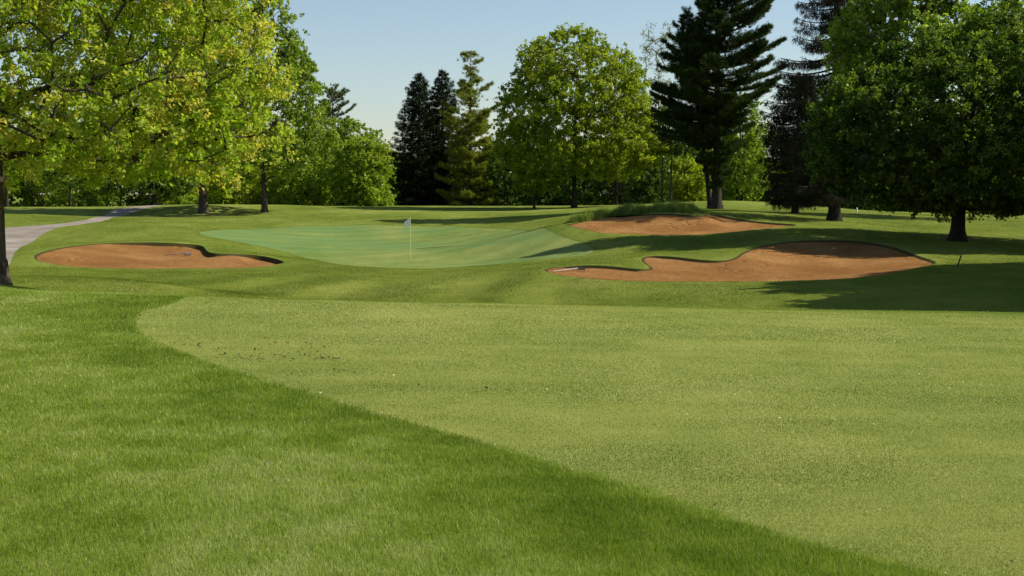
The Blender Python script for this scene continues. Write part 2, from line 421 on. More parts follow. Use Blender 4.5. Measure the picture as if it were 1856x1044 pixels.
# ------------------------------------------------------------------ ground objects
def region(name, ks, mat, label=None, attrs=None, smooth=True):
    sel = np.isin(reg, ks); f = TF[sel]; used, inv = np.unique(f, return_inverse=True)
    V = np.c_[TV[used], TZ[used]]; var = {k: a[used] for k, a in (attrs or {}).items()}
    o = mesh_obj(name, V, inv.reshape(-1, 3), mat, var=var or None, smooth=smooth)
    tag(o, label, kind='structure'); return o
mow = sstep(38, 41, TV[:, 1]) * (1 - sstep(50, 57, TV[:, 1])) * sstep(-13, -10, TV[:, 0]) * (1 - sstep(0, 5, TV[:, 0]))
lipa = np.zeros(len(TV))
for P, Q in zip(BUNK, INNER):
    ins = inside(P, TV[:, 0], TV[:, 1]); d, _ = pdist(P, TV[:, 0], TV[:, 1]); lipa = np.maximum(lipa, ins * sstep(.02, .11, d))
region('ground', [0], M['rough'], 'rolling mown grass of the golf course around the green and the bunkers', {'mow': mow, 'lip': lipa, 'collar': np.exp(-(d_g / .35) ** 2)})
region('putting_green', [1], M['green'], 'smooth blue-green putting green around the flagstick', {'mow': np.ones(len(TV))})
region('fairway', [2], M['fairway'], 'pale closely mown fairway crossing the foreground')
region('path', [5], M['path'], 'grey cart path forking at the left edge')
for i, lb in enumerate(('long orange sand bunker left of the green', 'wide orange sand bunker at right in front of the green with a grass tongue', 'orange sand bunker under the tall grass ridge and the pine')):
    region('sand_bunker', [10 + i], M['sand'], lb)

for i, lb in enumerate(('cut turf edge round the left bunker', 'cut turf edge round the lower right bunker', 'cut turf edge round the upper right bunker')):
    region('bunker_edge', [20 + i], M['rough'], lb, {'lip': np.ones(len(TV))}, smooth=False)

# ------------------------------------------------------------------ grass blades
def blades(name, region_fn, n0, y0, y1, length, width, mat, label, seed, lean=.5, pw=2.2, wp=.8, edge=0., half=16, hfn=None, mowed=False):
    r = np.random.default_rng(seed)
    ys = np.linspace(y0, y1, 400); W = 0.38 * ys * 2 + 5; den = n0 * (6. / ys) ** pw * W
    cdf = np.cumsum(den); tot = int(cdf[-1] * (ys[1] - ys[0])); cdf /= cdf[-1]
    Y = np.interp(r.random(tot), cdf, ys); X = (r.random(tot) - .5) * (0.38 * Y * 2 + 5)
    k = region_fn(X, Y); X = X[k]; Y = Y[k]; n = len(X)
    if n == 0: return
    # height from grid interpolation
    hx = np.arange(-half, half + .1, .5); hy = np.arange(y0 - 1, y1 + 1.6, .5)
    A, B = np.meshgrid(hx, hy); H = (hfn or base_h)(A.ravel(), B.ravel()).reshape(A.shape)
    fx = (X - hx[0]) / .5; fy = (Y - hy[0]) / .5; ix = np.clip(fx.astype(int), 0, len(hx) - 2); iy = np.clip(fy.astype(int), 0, len(hy) - 2)
    tx = fx - ix; ty = fy - iy
    Z = H[iy, ix] * (1 - tx) * (1 - ty) + H[iy, ix + 1] * tx * (1 - ty) + H[iy + 1, ix] * (1 - tx) * ty + H[iy + 1, ix + 1] * tx * ty
    sc = (Y / 6.) ** wp
    # clumpiness
    cl = .5 + .5 * np.sin(X * 2.1 + 2 * np.sin(Y * 1.3)) * np.sin(Y * 1.7 + 1.5 * np.sin(X * 1.1))
    L = length * r.uniform(.55, 1.25, n) * (.8 + .35 * cl); w = width * sc * r.uniform(.7, 1.3, n)
    a = r.uniform(0, 2 * np.pi, n); dx, dy = np.cos(a), np.sin(a); la = r.uniform(0, 2 * np.pi, n); ln = L * lean * r.random(n) ** .7
    Vv = np.empty((n, 3, 3), np.float32)
    Vv[:, 0] = np.c_[X - dx * w / 2, Y - dy * w / 2, Z - .002]; Vv[:, 1] = np.c_[X + dx * w / 2, Y + dy * w / 2, Z - .002]
    Vv[:, 2] = np.c_[X + np.cos(la) * ln, Y + np.sin(la) * ln, Z + np.sqrt(np.maximum(L**2 - ln**2, 1e-6))]
    dF, _ = pdist(FAIR[::4], X, Y); va = np.repeat(r.normal(.5, .25, n) - (edge * np.exp(-(dF / (.9 + .35 * np.sin(X * 1.7 + Y))) ** 2)), 3)
    if mowed:
        ph = np.sin((X - .014 * (Y - 43) ** 2 + .5 * np.sin(X * .7)) * 1.8); mk = (1 - sstep(52, 58, Y)) * sstep(-13, -10, X) * (1 - sstep(0, 5, X))
        va = va + np.repeat(1.5 * np.tanh(1.5 * ph) * mk, 3)
    o = mesh_obj(name, Vv.reshape(-1, 3), np.arange(n * 3).reshape(-1, 3), mat, var=va)
    tag(o, label, 'grass', kind='stuff'); print(name, n)
inF = lambda X, Y: inside(FAIR[::2], X + .05 * np.sin(X * 9 + Y * 4) + .04 * np.sin(Y * 17 - X * 6), Y + .05 * np.sin(X * 7 - Y * 11) + .03 * np.sin(X * 23))
def rough_ok(X, Y):
    d, _ = pdist(FAIR[::3], X, Y); i = inF(X, Y); r = np.random.default_rng(1).uniform(0, .12, len(X))
    return (~i) | (d < r * .6)
blades('rough_grass', rough_ok, 24000, 4.6, 34, .031, .0032, M['blade_rough'], 'longer dark green rough grass in the left foreground', 3, .65, 2.1, .75, edge=.42)
blades('fairway_grass', inF, 38000, 4.6, 24.5, .010, .0026, M['blade_fair'], 'short pale fairway grass in the foreground', 4, .9, 2.0, .8)

def mid_ok(X, Y):
    k = ~(inside(GREEN[::2], X, Y) | inside(PATH[::2], X, Y))
    for P in BUNK: k &= ~inside(P, X, Y)
    return k
blades('mid_grass', mid_ok, 46000, 36, 104, .030, .0030, M['blade_mid'], 'mown grass of the apron and banks around the green', 8, .7, 2.1, .72, half=43, hfn=terrain, mowed=True)

# ------------------------------------------------------------------ trees
def frusta(E, k=5):
    """E: (n,8) p0 r0 p1 r1 -> verts, quads"""
    E = np.asarray(E, float); p0, r0, p1, r1 = E[:, :3], E[:, 3], E[:, 4:7], E[:, 7]
    d = p1 - p0; L = np.linalg.norm(d, axis=1, keepdims=True) + 1e-9; d = d / L
    up = np.where(np.abs(d[:, 2:3]) > .9, np.array([[1., 0, 0]]), np.array([[0, 0, 1.]]))
    a = np.cross(d, up); a /= np.linalg.norm(a, axis=1, keepdims=True); b = np.cross(d, a)
    th = np.arange(k) * 2 * np.pi / k; n = len(E)
    ring = np.cos(th)[None, :, None] * a[:, None] + np.sin(th)[None, :, None] * b[:, None]
    V = np.empty((n, 2, k, 3)); V[:, 0] = p0[:, None] + ring * r0[:, None, None]; V[:, 1] = p1[:, None] + ring * r1[:, None, None]
    base = np.arange(n)[:, None] * 2 * k; i = np.arange(k)[None]; j = (i + 1) % k
    Fq = np.stack([base + i, base + j, base + k + j, base + k + i], -1).reshape(-1, 4)
    return V.reshape(-1, 3), Fq
def chain_tube(P, R, k=12, lump=0.08, r=None):
    P = np.asarray(P, float); R = np.asarray(R, float); n = len(P); r = r or rng
    V = []; th = np.arange(k) * 2 * np.pi / k; ph = r.uniform(0, 6.28, 3)
    for i in range(n):
        rr = R[i] * (1 + lump * np.sin(3 * th + ph[0]) + lump * .7 * np.sin(5 * th + ph[1] + i * .2))
        V.append(np.c_[P[i, 0] + rr * np.cos(th), P[i, 1] + rr * np.sin(th), np.full(k, P[i, 2])])
    V = np.vstack(V); Fq = []
    for i in range(n - 1):
        for j in range(k): Fq.append((i*k + j, i*k + (j+1) % k, (i+1)*k + (j+1) % k, (i+1)*k + j))
    return V, np.array(Fq)
def join(parts):
    Vs, Fs, o = [], [], 0
    for V, Fq in parts: Vs.append(V); Fs.append(Fq + o); o += len(V)
    return np.vstack(Vs), np.vstack(Fs)

def rand_unit(r, n):
    v = r.normal(size=(n, 3)); return v / np.linalg.norm(v, axis=1, keepdims=True)
def leaf_quads(P, size, r, up=.5, shape=.75):
    """folded rhombic leaves"""
    n = len(P); nrm = rand_unit(r, n); nrm[:, 2] = nrm[:, 2] + up; nrm /= np.linalg.norm(nrm, axis=1, keepdims=True)
    t = rand_unit(r, n); t -= (t * nrm).sum(1, keepdims=True) * nrm; t /= np.linalg.norm(t, axis=1, keepdims=True) + 1e-9
    b = np.cross(nrm, t); s = (size * r.uniform(.5, 1.5, n))[:, None]
    V = np.empty((n, 4, 3), np.float32)
    V[:, 0] = P - t * s * .5; V[:, 2] = P + t * s * .5
    V[:, 1] = P + b * s * .5 * shape + nrm * s * .12; V[:, 3] = P - b * s * .5 * shape + nrm * s * .12
    return V.reshape(-1, 3), np.arange(n * 4).reshape(-1, 4)

def profile_world(rows, D):
    out = []
    for v, a, b in rows:
        pa, pb = pix(a, v, D), pix(b, v, D); out.append((pa[2], pa[0], pb[0]))
    out.sort(); return np.array(out)

def tree(name, label, u, D, rows, leafmat, trunk_r, n_cl=350, leaves=70, lsize=.13, cl_r=.45, bark='bark', seed=0, group=None,
         fork=.3, thick=.85, shell=.55, crook=.0, lean=0.0, cat='tree', basez=None, droop=0.0, twigs=3, flare=1.5, x0=None, base_drop=0., varb=0.0, holes=0.0):
    r = np.random.default_rng(seed + 100)
    X0 = (u - UC) / F * D if x0 is None else x0
    Z0 = hz(X0, D) - .05 if basez is None else basez
    pr = profile_world(rows, D) if x0 is None else np.array(sorted(rows))
    zlo, zhi = pr[0, 0], pr[-1, 0]
    def chord(z): return np.interp(z, pr[:, 0], pr[:, 1]), np.interp(z, pr[:, 0], pr[:, 2])
    # sample cluster points: weight by chord area
    zz = np.linspace(zlo, zhi, 100); a, b = chord(zz); w = np.maximum(b - a, .05) ** 1.6; w /= w.sum()
    m = n_cl
    z = r.choice(zz, m, p=w) + r.uniform(-.5, .5, m) * (zhi - zlo) / 100
    a, b = chord(z); cx = (a + b) / 2; hw = (b - a) / 2
    ang = r.uniform(0, 2 * np.pi, m); rad = r.random(m) ** (.5 * (1 - shell))
    x = cx + hw * rad * np.cos(ang); y = D + hw * thick * rad * np.sin(ang)
    x += r.normal(0, .12, m); y += r.normal(0, .12, m)
    Cc = np.c_[x, y, z]
    if holes > 0:   # gaps: drop clusters where a slow pattern is low
        q = np.sin(Cc[:, 0] * 1.9 + seed) * np.sin(Cc[:, 1] * 1.7 + 2 * seed) * np.sin(Cc[:, 2] * 2.1 + seed * .5)
        Cc = Cc[q < (1 - holes)]
        m = len(Cc)
    # trunk
    H = zhi - Z0; zt = Z0 + H * .72; nt_ = 14
    tz = np.linspace(0, 1, nt_)
    cxm = (chord(zt)[0] + chord(zt)[1]) / 2
    tx = X0 + (cxm - X0) * .8 * tz ** 1.8 + crook * np.sin(tz * 5) * tz + lean * tz; ty = D + crook * .6 * np.sin(tz * 4 + 1) * tz
    TP = np.c_[tx, ty, Z0 + (zt - Z0) * tz]
    TR = trunk_r * (1 - .78 * tz ** .8) * 1.0
    # extra dense low rings with flare
    lowz = np.array([0, .12, .3, .6, 1.0]); P2 = [TP[0] + (TP[1] - TP[0]) / max(TP[1, 2] - TP[0, 2], .01) * lz for lz in lowz if lz < TP[1, 2] - TP[0, 2] - .05]
    R2 = [trunk_r * (1 + (flare - 1) * math.exp(-lz / .25)) for lz in lowz if lz < TP[1, 2] - TP[0, 2] - .05]
    TPf = np.vstack([P2, TP[1:]]); TRf = np.r_[R2, TR[1:]]
    nodes = [p for p in TP if p[2] > Z0 + (zlo - Z0) * .75 + .2] or [TP[-1]]
    nodes = np.array(nodes); par = [-1] + list(range(len(nodes) - 1)); nn = len(nodes); ntr = nn
    # order by distance from the trunk
    dd = np.min(np.linalg.norm(Cc[:, None] - nodes[None], axis=2), 1); order = np.argsort(dd)
    N_ = np.empty((nn + m * 8, 3)); N_[:nn] = nodes; leafnode = []
    # prefer nodes lower than the target (branches rise)
    for ci in order:
        c = Cc[ci]; d = c - N_[:nn]; L = np.linalg.norm(d, axis=1)
        cost = L * (1 + .55 * np.clip(-d[:, 2] / (L + 1e-6) + .12, 0, 1)) 
        jx = int(np.argmin(cost)); L0 = L[jx]; st = max(1, min(6, int(L0 / .6)))
        p0 = N_[jx].copy(); prev = jx
        for s in range(1, st + 1):
            t = s / st; q = p0 + (c - p0) * t; q = q + (np.array([0, 0, 1.]) * .10 * L0 * math.sin(math.pi * t) * (1 if droop <= 0 else -.3)) + (r.normal(0, .045, 3) * L0 if s < st else 0)
            N_[nn] = q; par.append(prev); prev = nn; nn += 1
        leafnode.append(prev)
    N_ = N_[:nn]; par = np.array(par)
    cnt = np.zeros(nn); cnt[leafnode] += 1
    for i in range(nn - 1, 0, -1):
        if par[i] >= 0: cnt[par[i]] += cnt[i]
    R = .014 + trunk_r * .62 * (cnt / max(cnt[0], 1)) ** .5 
    R = np.minimum(R, trunk_r * .55)
    idx = np.arange(ntr, nn); E = np.c_[N_[par[idx]], np.minimum(R[par[idx]], R[idx] * 1.35), N_[idx], R[idx]]
    parts = [chain_tube(TPf, TRf, 12, .05, r)]
    big = E[:, 3] > .05
    def aslist(E, k): 
        return frusta(E, k)
    if big.any(): parts.append(aslist(E[big], 6))
    if (~big).any(): parts.append(aslist(E[~big], 3))
    if twigs:
        k = twigs; cc = np.repeat(Cc, k, 0); tip = cc + rand_unit(r, len(cc)) * cl_r * 1.0
        parts.append(frusta(np.c_[cc, np.full(len(cc), .010), tip, np.full(len(cc), .004)], 3))
    V, Fq = join(parts)
    root = empty(name, (X0, D, Z0)); O = np.array([X0, D, Z0])
    mesh_obj('trunk', V - O, Fq, M[bark], root, smooth=True)
    # leaves: sub-clusters in each cluster
    sub = 7; sc = np.repeat(Cc, sub, 0) + r.normal(0, cl_r * .55, (m * sub, 3)) * np.array([1, 1, .75])
    sc[:, 2] -= droop * r.random(len(sc)) * cl_r * 1.5
    per = max(1, leaves // sub); P = np.repeat(sc, per, 0) + r.normal(0, cl_r * .17, (m * sub * per, 3))
    V, Fq = leaf_quads(P, lsize, r)
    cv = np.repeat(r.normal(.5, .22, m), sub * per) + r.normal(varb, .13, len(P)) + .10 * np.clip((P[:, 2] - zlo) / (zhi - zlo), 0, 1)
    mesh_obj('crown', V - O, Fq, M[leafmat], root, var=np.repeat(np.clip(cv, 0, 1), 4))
    tag(root, label, cat, group); return root

def conifer(name, label, u, D, rows, needmat, trunk_r, kind='spruce', seed=0, bark='bark_dark', group=None, top=None, x0=None, step=.42, nb=6,
            dens=1.0, nlen=.2, nw=.03, tilt=0.0, forks=(), openness=0, twigmat=None, zmin=None, side=1.0):
    r = np.random.default_rng(seed + 500)
    X0 = (u - UC) / F * D if x0 is None else x0
    Z0 = hz(X0, D) - .05
    pr = profile_world(rows, D) if x0 is None else np.array(sorted(rows))
    zlo, zhi = pr[0, 0], pr[-1, 0]
    xt = (pr[-1, 1] + pr[-1, 2]) / 2
    stems = [((X0, D, Z0), (xt, D, zhi), trunk_r)]
    parts = []; tuft = []; tdir = []; E = []
    def stem_pt(z):
        t = np.clip((z - Z0) / (zhi - Z0), 0, 1); return np.array([X0 + (xt - X0) * t, D, z])
    nt_ = 16; tz = np.linspace(0, 1, nt_) ** 1.3; TP = np.array([stem_pt(Z0 + (zhi - Z0) * t) for t in tz])
    TR = trunk_r * (1 - .93 * tz) * (1 + .55 * np.exp(-(TP[:, 2] - Z0) / .35))
    parts.append(chain_tube(TP, TR, 12, .05, r))
    for (fu0, fv0, fu1, fv1, fr) in forks:     # secondary leader
        a, b = pix(fu0, fv0, D), pix(fu1, fv1, D); b[1] = D - 1.0
        pts = [a + (b - a) * t + np.array([0, 0, 0]) - np.array([.35 * math.sin(math.pi * t), 0, 0]) * -1 for t in np.linspace(0, 1, 10)]
        for i in range(9): E.append([*pts[i], fr * (1 - i / 10), *pts[i + 1], fr * (1 - (i + 1) / 10)])
    z = zlo
    while z < zhi - .1:
        t = (z - zlo) / (zhi - zlo); base = stem_pt(z)
        a, b = np.interp(z, pr[:, 0], pr[:, 1]), np.interp(z, pr[:, 0], pr[:, 2])
        rl, rr = max(.15, base[0] - a), max(.15, b - base[0])
        k = nb if kind != 'pine' else (r.integers(6, 9) if not (openness and t > .55) else r.integers(2, 5))
        off = r.uniform(0, 6.28)
        for i in range(k):
            th = off + i * 2 * math.pi / k + r.normal(0, .2); c, s = math.cos(th), math.sin(th)
            Rr = (rr if c > 0 else rl) * abs(c) ** 2 + (rl + rr) / 2 * s * s
            if kind == 'pine': Lb = Rr * (r.uniform(.35, .8) if r.random() < .45 else r.uniform(.85, 1.12))
            else: Lb = Rr * r.uniform(.72, 1.05)
            if kind == 'pine':   # out and gently up
                rise = (.06 + .55 * t) * Lb * r.uniform(.5, 1.3); sag = -.05 * Lb
            else:
                rise = (-.22 + .30 * t) * Lb * r.uniform(.6, 1.3); sag = -.06 * Lb
            zj = r.uniform(-.45, .45) * step * (1.6 if kind == 'pine' else .6)
            npt = max(3, int(Lb / .3)); ts = np.linspace(0, 1, npt + 1)
            pz = z + zj + rise * ts + sag * np.sin(math.pi * ts) + (.06 * Lb * ts ** 3)
            bend = r.normal(0, .12) * Lb
            bx = base[0] + c * Lb * ts - s * bend * ts ** 2; by = base[1] + s * Lb * ts * side + c * bend * ts ** 2
            BP = np.c_[bx, by, pz]; br = max(.012, .018 * Lb) * (1 - .8 * ts) + .005
            for q in range(npt): E.append([*BP[q], br[q], *BP[q + 1], br[q + 1]])
            # side twigs
            if kind == 'pine':
                m = max(5, int(Lb * 17 * dens)); tt = .25 + .75 * r.random(m) ** .6
                pos = np.c_[np.interp(tt, ts, BP[:, 0]), np.interp(tt, ts, BP[:, 1]), np.interp(tt, ts, BP[:, 2])]
                wdt = (.12 + .20 * Lb) * (1.1 - tt) + .12
                sd_ = r.normal(0, 1, m) * wdt
                pos[:, 0] += -s * sd_; pos[:, 1] += c * sd_; pos[:, 2] += np.abs(r.normal(0, .10, m)) + .03
                dirv = np.c_[c + -s * np.sign(sd_) * .6, s + c * np.sign(sd_) * .6, np.full(m, .55)]
                tuft.append(pos); tdir.append(dirv)
            else:
                m = max(4, int(Lb * 13 * dens)); tt = .12 + .88 * r.random(m) ** .8
                pos = np.c_[np.interp(tt, ts, BP[:, 0]), np.interp(tt, ts, BP[:, 1]), np.interp(tt, ts, BP[:, 2])]
                wdt = (.10 + .16 * Lb) * (1.1 - tt) + .06; sd_ = r.normal(0, 1, m) * wdt
                pos[:, 0] += -s * sd_; pos[:, 1] += c * sd_; pos[:, 2] -= r.random(m) * (.16 + .05 * Lb)
                dirv = np.tile([c * .5, s * .5, -.75] if kind == 'spruce' else [c * .2, s * .2, -1.1], (m, 1))
                tuft.append(pos); tdir.append(dirv)
        z += (1.6 if openness and t > .55 else 1) * step * r.uniform(.8, 1.25) * (1.5 - .6 * t if kind == 'pine' else 1.15 - .3 * t)
    Tp = np.vstack(tuft); Td = np.vstack(tdir)
    if kind == 'pine': kq = 20
    else: kq = 9
    E = np.array(E); parts.append(frusta(E, 4)); V, Fq = join(parts)
    O = np.array([X0, D, Z0]); root = empty(name, tuple(O)); mesh_obj('trunk', V - O, Fq, M[bark], root, smooth=True)
    n = len(Tp) * kq; P = np.repeat(Tp, kq, 0) + r.normal(0, .055, (n, 3)); d = np.repeat(Td, kq, 0) * .9 + r.normal(0, .55, (n, 3)); d /= np.linalg.norm(d, axis=1, keepdims=True)
    sdv = np.cross(d, rand_unit(r, n)); sdv /= np.linalg.norm(sdv, axis=1, keepdims=True) + 1e-9
    L = (nlen * r.uniform(.6, 1.3, n))[:, None]; w = nw * .5
    V = np.empty((n, 3, 3), np.float32); V[:, 0] = P - sdv * w; V[:, 1] = P + sdv * w; V[:, 2] = P + d * L
    va = np.repeat(np.clip(np.repeat(r.normal(.5, .18, len(Tp)), kq) + r.normal(0, .1, n), 0, 1), 3)
    mesh_obj('crown', V.reshape(-1, 3) - O, np.arange(n * 3).reshape(-1, 3), M[needmat], root, var=va)
    tag(root, label, 'tree', group); return root

G = 'trees around the golf green'
# near left maple
tree('maple_tree', 'near spring maple at the left edge with yellow green, orange tipped leaves', -9, 32,
     [(-480,-280,120),(-400,-380,240),(-250,-480,400),(-100,-540,470),(0,-560,500),(80,-570,510),(150,-570,520),(210,-560,512),(260,-540,485),(290,-500,450),(312,60,400),(328,200,310)],
     'leaf_yellow', .26, n_cl=1350, leaves=161, lsize=.09, cl_r=.40, seed=1, thick=.62, shell=.3, droop=.7, twigs=5, crook=.15, holes=.42)
# darker maples behind it
tree('maple_tree', 'mid green slim trunked maple nearest the skyline gap left of the green', 480, 112,
     [(-90,430,480),(-40,400,505),(0,360,515),(60,320,535),(100,300,560),(160,290,582),(210,285,602),(260,285,614),(300,300,606),(325,340,540)],
     'leaf_mid', .24, n_cl=620, leaves=119, lsize=.2, cl_r=.6, seed=2, shell=.4)
tree('maple_tree', 'thick trunked green tree just left of the slim maple behind the lawn', 370, 113,
     [(-60,250,380),(0,180,420),(80,140,440),(160,130,450),(230,150,450),(280,180,440),(315,220,420)],
     'leaf_mid', .38, n_cl=380, leaves=90, lsize=.2, cl_r=.6, seed=3, shell=.4)
# background left
def bush(label, u, D, rows, mat, seed, n=150, leaves=90, ls=.2, tr=.12, bark='bark_dark', name='broadleaf_tree', cl=.55, **k):
    return tree(name, label, u, D, rows, mat, tr, n_cl=n, leaves=leaves, lsize=ls, cl_r=cl, seed=seed, bark=bark, twigs=1, **k)
bush('sparse bare limbed tree at the far left behind the lawn', 14, 138, [(150,-60,60),(220,-90,90),(290,-90,80),(330,-50,50)], 'leaf_olive', 11, 60, 60, holes=.3, tr=.2)
bush('bright green bushy tree with foliage to the ground left of the cart path', 128, 143, [(215,90,160),(250,70,200),(300,60,215),(340,62,222),(366,75,215)], 'leaf_mid', 12, 230)
bush('dark green round tree right behind the top of the cart path', 280, 140, [(225,240,310),(260,200,345),(310,195,350),(345,215,345),(360,250,320)], 'leaf_dark', 13, 200, tr=.2)
bush('low lime shrub between the dark tree and the thick trunk', 325, 145, [(300,290,350),(340,285,360),(370,290,365)], 'leaf_lime', 14, 60, name='shrub')
bush('wide pale lime shrub seen between the two maple trunks', 425, 128, [(300,390,460),(330,380,475),(371,385,480)], 'leaf_olive', 15, 110, name='shrub')
bush('lime shrub right of the slim maple trunk', 540, 128, [(300,500,570),(335,490,590),(371,495,592)], 'leaf_lime', 16, 130, name='shrub')
bush('rounded yellow green tree leafy to the ground left of the skyline gap', 655, 127, [(250,640,680),(262,620,695),(300,600,702),(340,600,705),(372,610,704)], 'leaf_lime', 17, 260, ls=.2)
bush('taller light green tree behind the rounded yellow green one', 640, 154, [(218,625,660),(240,600,685),(280,585,695),(340,590,695),(370,600,690)], 'leaf_mid', 18, 230, ls=.22)
bush('small green tree against the left side of the dark spruce', 698, 150, [(268,690,706),(285,682,718),(330,680,722),(372,685,720)], 'leaf_mid', 19, 90)
conifer('pine_tree', 'distant grey green pine top rising above the left maples', 603, 176, [(372,570,640),(230,580,640),(215,585,645),(200,580,628),(180,588,640),(166,596,614),(160,600,606)], 'needle_grey', .25, 'pine', 21, nb=4, dens=.8, nlen=.28, nw=.05, step=.8)
bush('tall dark hedge like tree at the far left edge', 60, 154, [(215,-40,140),(260,-60,150),(372,-60,150)], 'leaf_olive', 22, 200, ls=.24, cl=.7)
bush('dense green tree filling the gap behind the thick trunk', 400, 157, [(240,330,470),(280,310,500),(372,310,500)], 'leaf_mid', 23, 260, ls=.24, cl=.7)
bush('dense green tree behind the slim maple', 555, 159, [(230,490,600),(280,470,620),(372,470,620)], 'leaf_mid', 24, 230, ls=.24, cl=.7)
bush('dark tree behind the round dark one and the path', 220, 159, [(220,150,300),(280,140,320),(372,140,320)], 'leaf_dark', 25, 220, ls=.24, cl=.7)

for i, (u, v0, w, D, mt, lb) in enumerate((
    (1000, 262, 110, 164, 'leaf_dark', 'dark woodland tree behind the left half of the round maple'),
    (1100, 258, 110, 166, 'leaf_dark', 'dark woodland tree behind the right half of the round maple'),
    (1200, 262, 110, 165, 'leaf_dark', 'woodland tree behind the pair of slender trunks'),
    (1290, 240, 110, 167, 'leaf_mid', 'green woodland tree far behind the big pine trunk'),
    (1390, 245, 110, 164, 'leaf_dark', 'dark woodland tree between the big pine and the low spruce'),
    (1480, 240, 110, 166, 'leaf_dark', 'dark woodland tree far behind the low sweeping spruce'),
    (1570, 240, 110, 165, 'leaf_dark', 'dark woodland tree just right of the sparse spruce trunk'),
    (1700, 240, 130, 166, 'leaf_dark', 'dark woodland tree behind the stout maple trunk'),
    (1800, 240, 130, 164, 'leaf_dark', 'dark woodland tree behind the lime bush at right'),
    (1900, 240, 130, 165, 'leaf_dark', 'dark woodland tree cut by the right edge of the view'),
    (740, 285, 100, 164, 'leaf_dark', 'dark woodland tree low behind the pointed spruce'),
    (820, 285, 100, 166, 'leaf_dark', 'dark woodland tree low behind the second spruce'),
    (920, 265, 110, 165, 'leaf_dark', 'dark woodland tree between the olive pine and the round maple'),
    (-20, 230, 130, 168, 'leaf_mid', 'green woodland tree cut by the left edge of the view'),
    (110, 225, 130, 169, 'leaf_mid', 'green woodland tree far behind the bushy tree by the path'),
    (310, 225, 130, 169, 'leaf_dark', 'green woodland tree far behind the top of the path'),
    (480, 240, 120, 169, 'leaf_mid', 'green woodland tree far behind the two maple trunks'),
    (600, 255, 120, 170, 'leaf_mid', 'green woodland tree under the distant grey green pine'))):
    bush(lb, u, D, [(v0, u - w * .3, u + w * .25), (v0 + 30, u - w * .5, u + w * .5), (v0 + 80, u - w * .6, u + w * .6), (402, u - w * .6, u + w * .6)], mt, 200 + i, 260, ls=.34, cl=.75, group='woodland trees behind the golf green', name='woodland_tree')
# centre conifers
conifer('spruce_tree', 'dark pointed spruce, leftmost of the conifers behind the flag', 760, 147, [(374,706,818),(320,703,815),(265,704,812),(220,716,802),(180,728,790),(150,740,778),(131,757,763)], 'needle_dark', .28, 'spruce', 31, step=.36, nb=7, nlen=.24, nw=.045, dens=1.3)
conifer('spruce_tree', 'second dark spruce between the pointed one and the pine', 802, 148, [(374,762,850),(320,760,845),(260,765,842),(200,776,834),(170,779,834),(145,788,822),(123,798,805)], 'needle_dark', .28, 'spruce', 32, step=.38, nb=7, nlen=.24, nw=.045, dens=1.2)
conifer('pine_tree', 'olive white pine with an open zigzag top, right of the two dark spruces', 852, 142, [(372,800,905),(330,795,900),(300,800,890),(270,795,900),(230,800,905),(195,812,925),(180,812,895),(155,818,908),(140,822,890),(120,826,888),(108,836,878),(97,848,858)], 'needle_olive', .25, 'pine', 33, openness=1, step=.55, dens=1.5, nlen=.28, nw=.045)
# centre maple
tree('maple_tree', 'round olive green maple standing alone behind the right half of the green', 1040, 122,
     [(52,1015,1050),(68,980,1095),(92,948,1140),(125,925,1168),(160,912,1182),(200,900,1180),(235,895,1195),(262,893,1212),(285,900,1205),(322,935,1160)],
     'leaf_olive', .24, n_cl=1200, leaves=147, lsize=.15, cl_r=.5, seed=41, shell=.35, holes=.06, twigs=4, bark='bark_dark', thick=.8)
bush('small bright yellow tree under the left side of the round maple', 968, 124, [(300,965,990),(312,945,1010),(335,930,1020),(350,950,1010)], 'leaf_lime', 42, 70, ls=.17, cl=.4)
bush('dark tree under the round maple at left', 915, 143, [(260,880,950),(310,870,965),(372,875,960)], 'leaf_dark', 43, 170)
bush('dark understory tree right behind the round maple trunk', 1060, 145, [(270,1010,1110),(320,1000,1120),(374,1000,1120)], 'leaf_dark', 44, 200)
conifer('spruce_tree', 'thin dark conifer with a bare lower stem right of the round maple', 1117, 136, [(345,1080,1150),(310,1075,1155),(270,1085,1148),(220,1100,1135),(190,1112,1120)], 'needle_dark', .13, 'spruce', 45, step=.6, nb=5, nlen=.25, nw=.04, dens=.7)
bush('bare grey green understory tree between the thin conifer and the slender trunks', 1160, 145, [(260,1120,1200),(310,1110,1215),(368,1110,1210)], 'leaf_dark', 46, 150, holes=.3)
tree('slender_tree', 'slender thin crowned tree, left one of the pair beside the big pine', 1200, 122, [(180,1180,1225),(230,1165,1235),(280,1180,1230)], 'leaf_dark', .13, 60, 60, .18, .4, seed=47, bark='bark')
tree('slender_tree', 'slender thin crowned tree, right one of the pair beside the big pine', 1215, 121, [(200,1190,1245),(240,1185,1255),(275,1195,1245)], 'leaf_dark', .13, 60, 60, .18, .4, seed=48, bark='bark')
bush('olive shrub behind the slender trunks and the tall grass ridge', 1245, 138, [(290,1220,1275),(330,1205,1285),(366,1205,1285)], 'leaf_olive', 49, 120, name='shrub')
tree('pale_tree', 'pale wispy half bare tree top showing between the round maple and the big pine', 1192, 176, [(32,1180,1205),(60,1165,1220),(110,1160,1228),(180,1165,1225),(250,1175,1220)], 'leaf_pale', .2, 120, 42, .14, .5, seed=50, twigs=6)
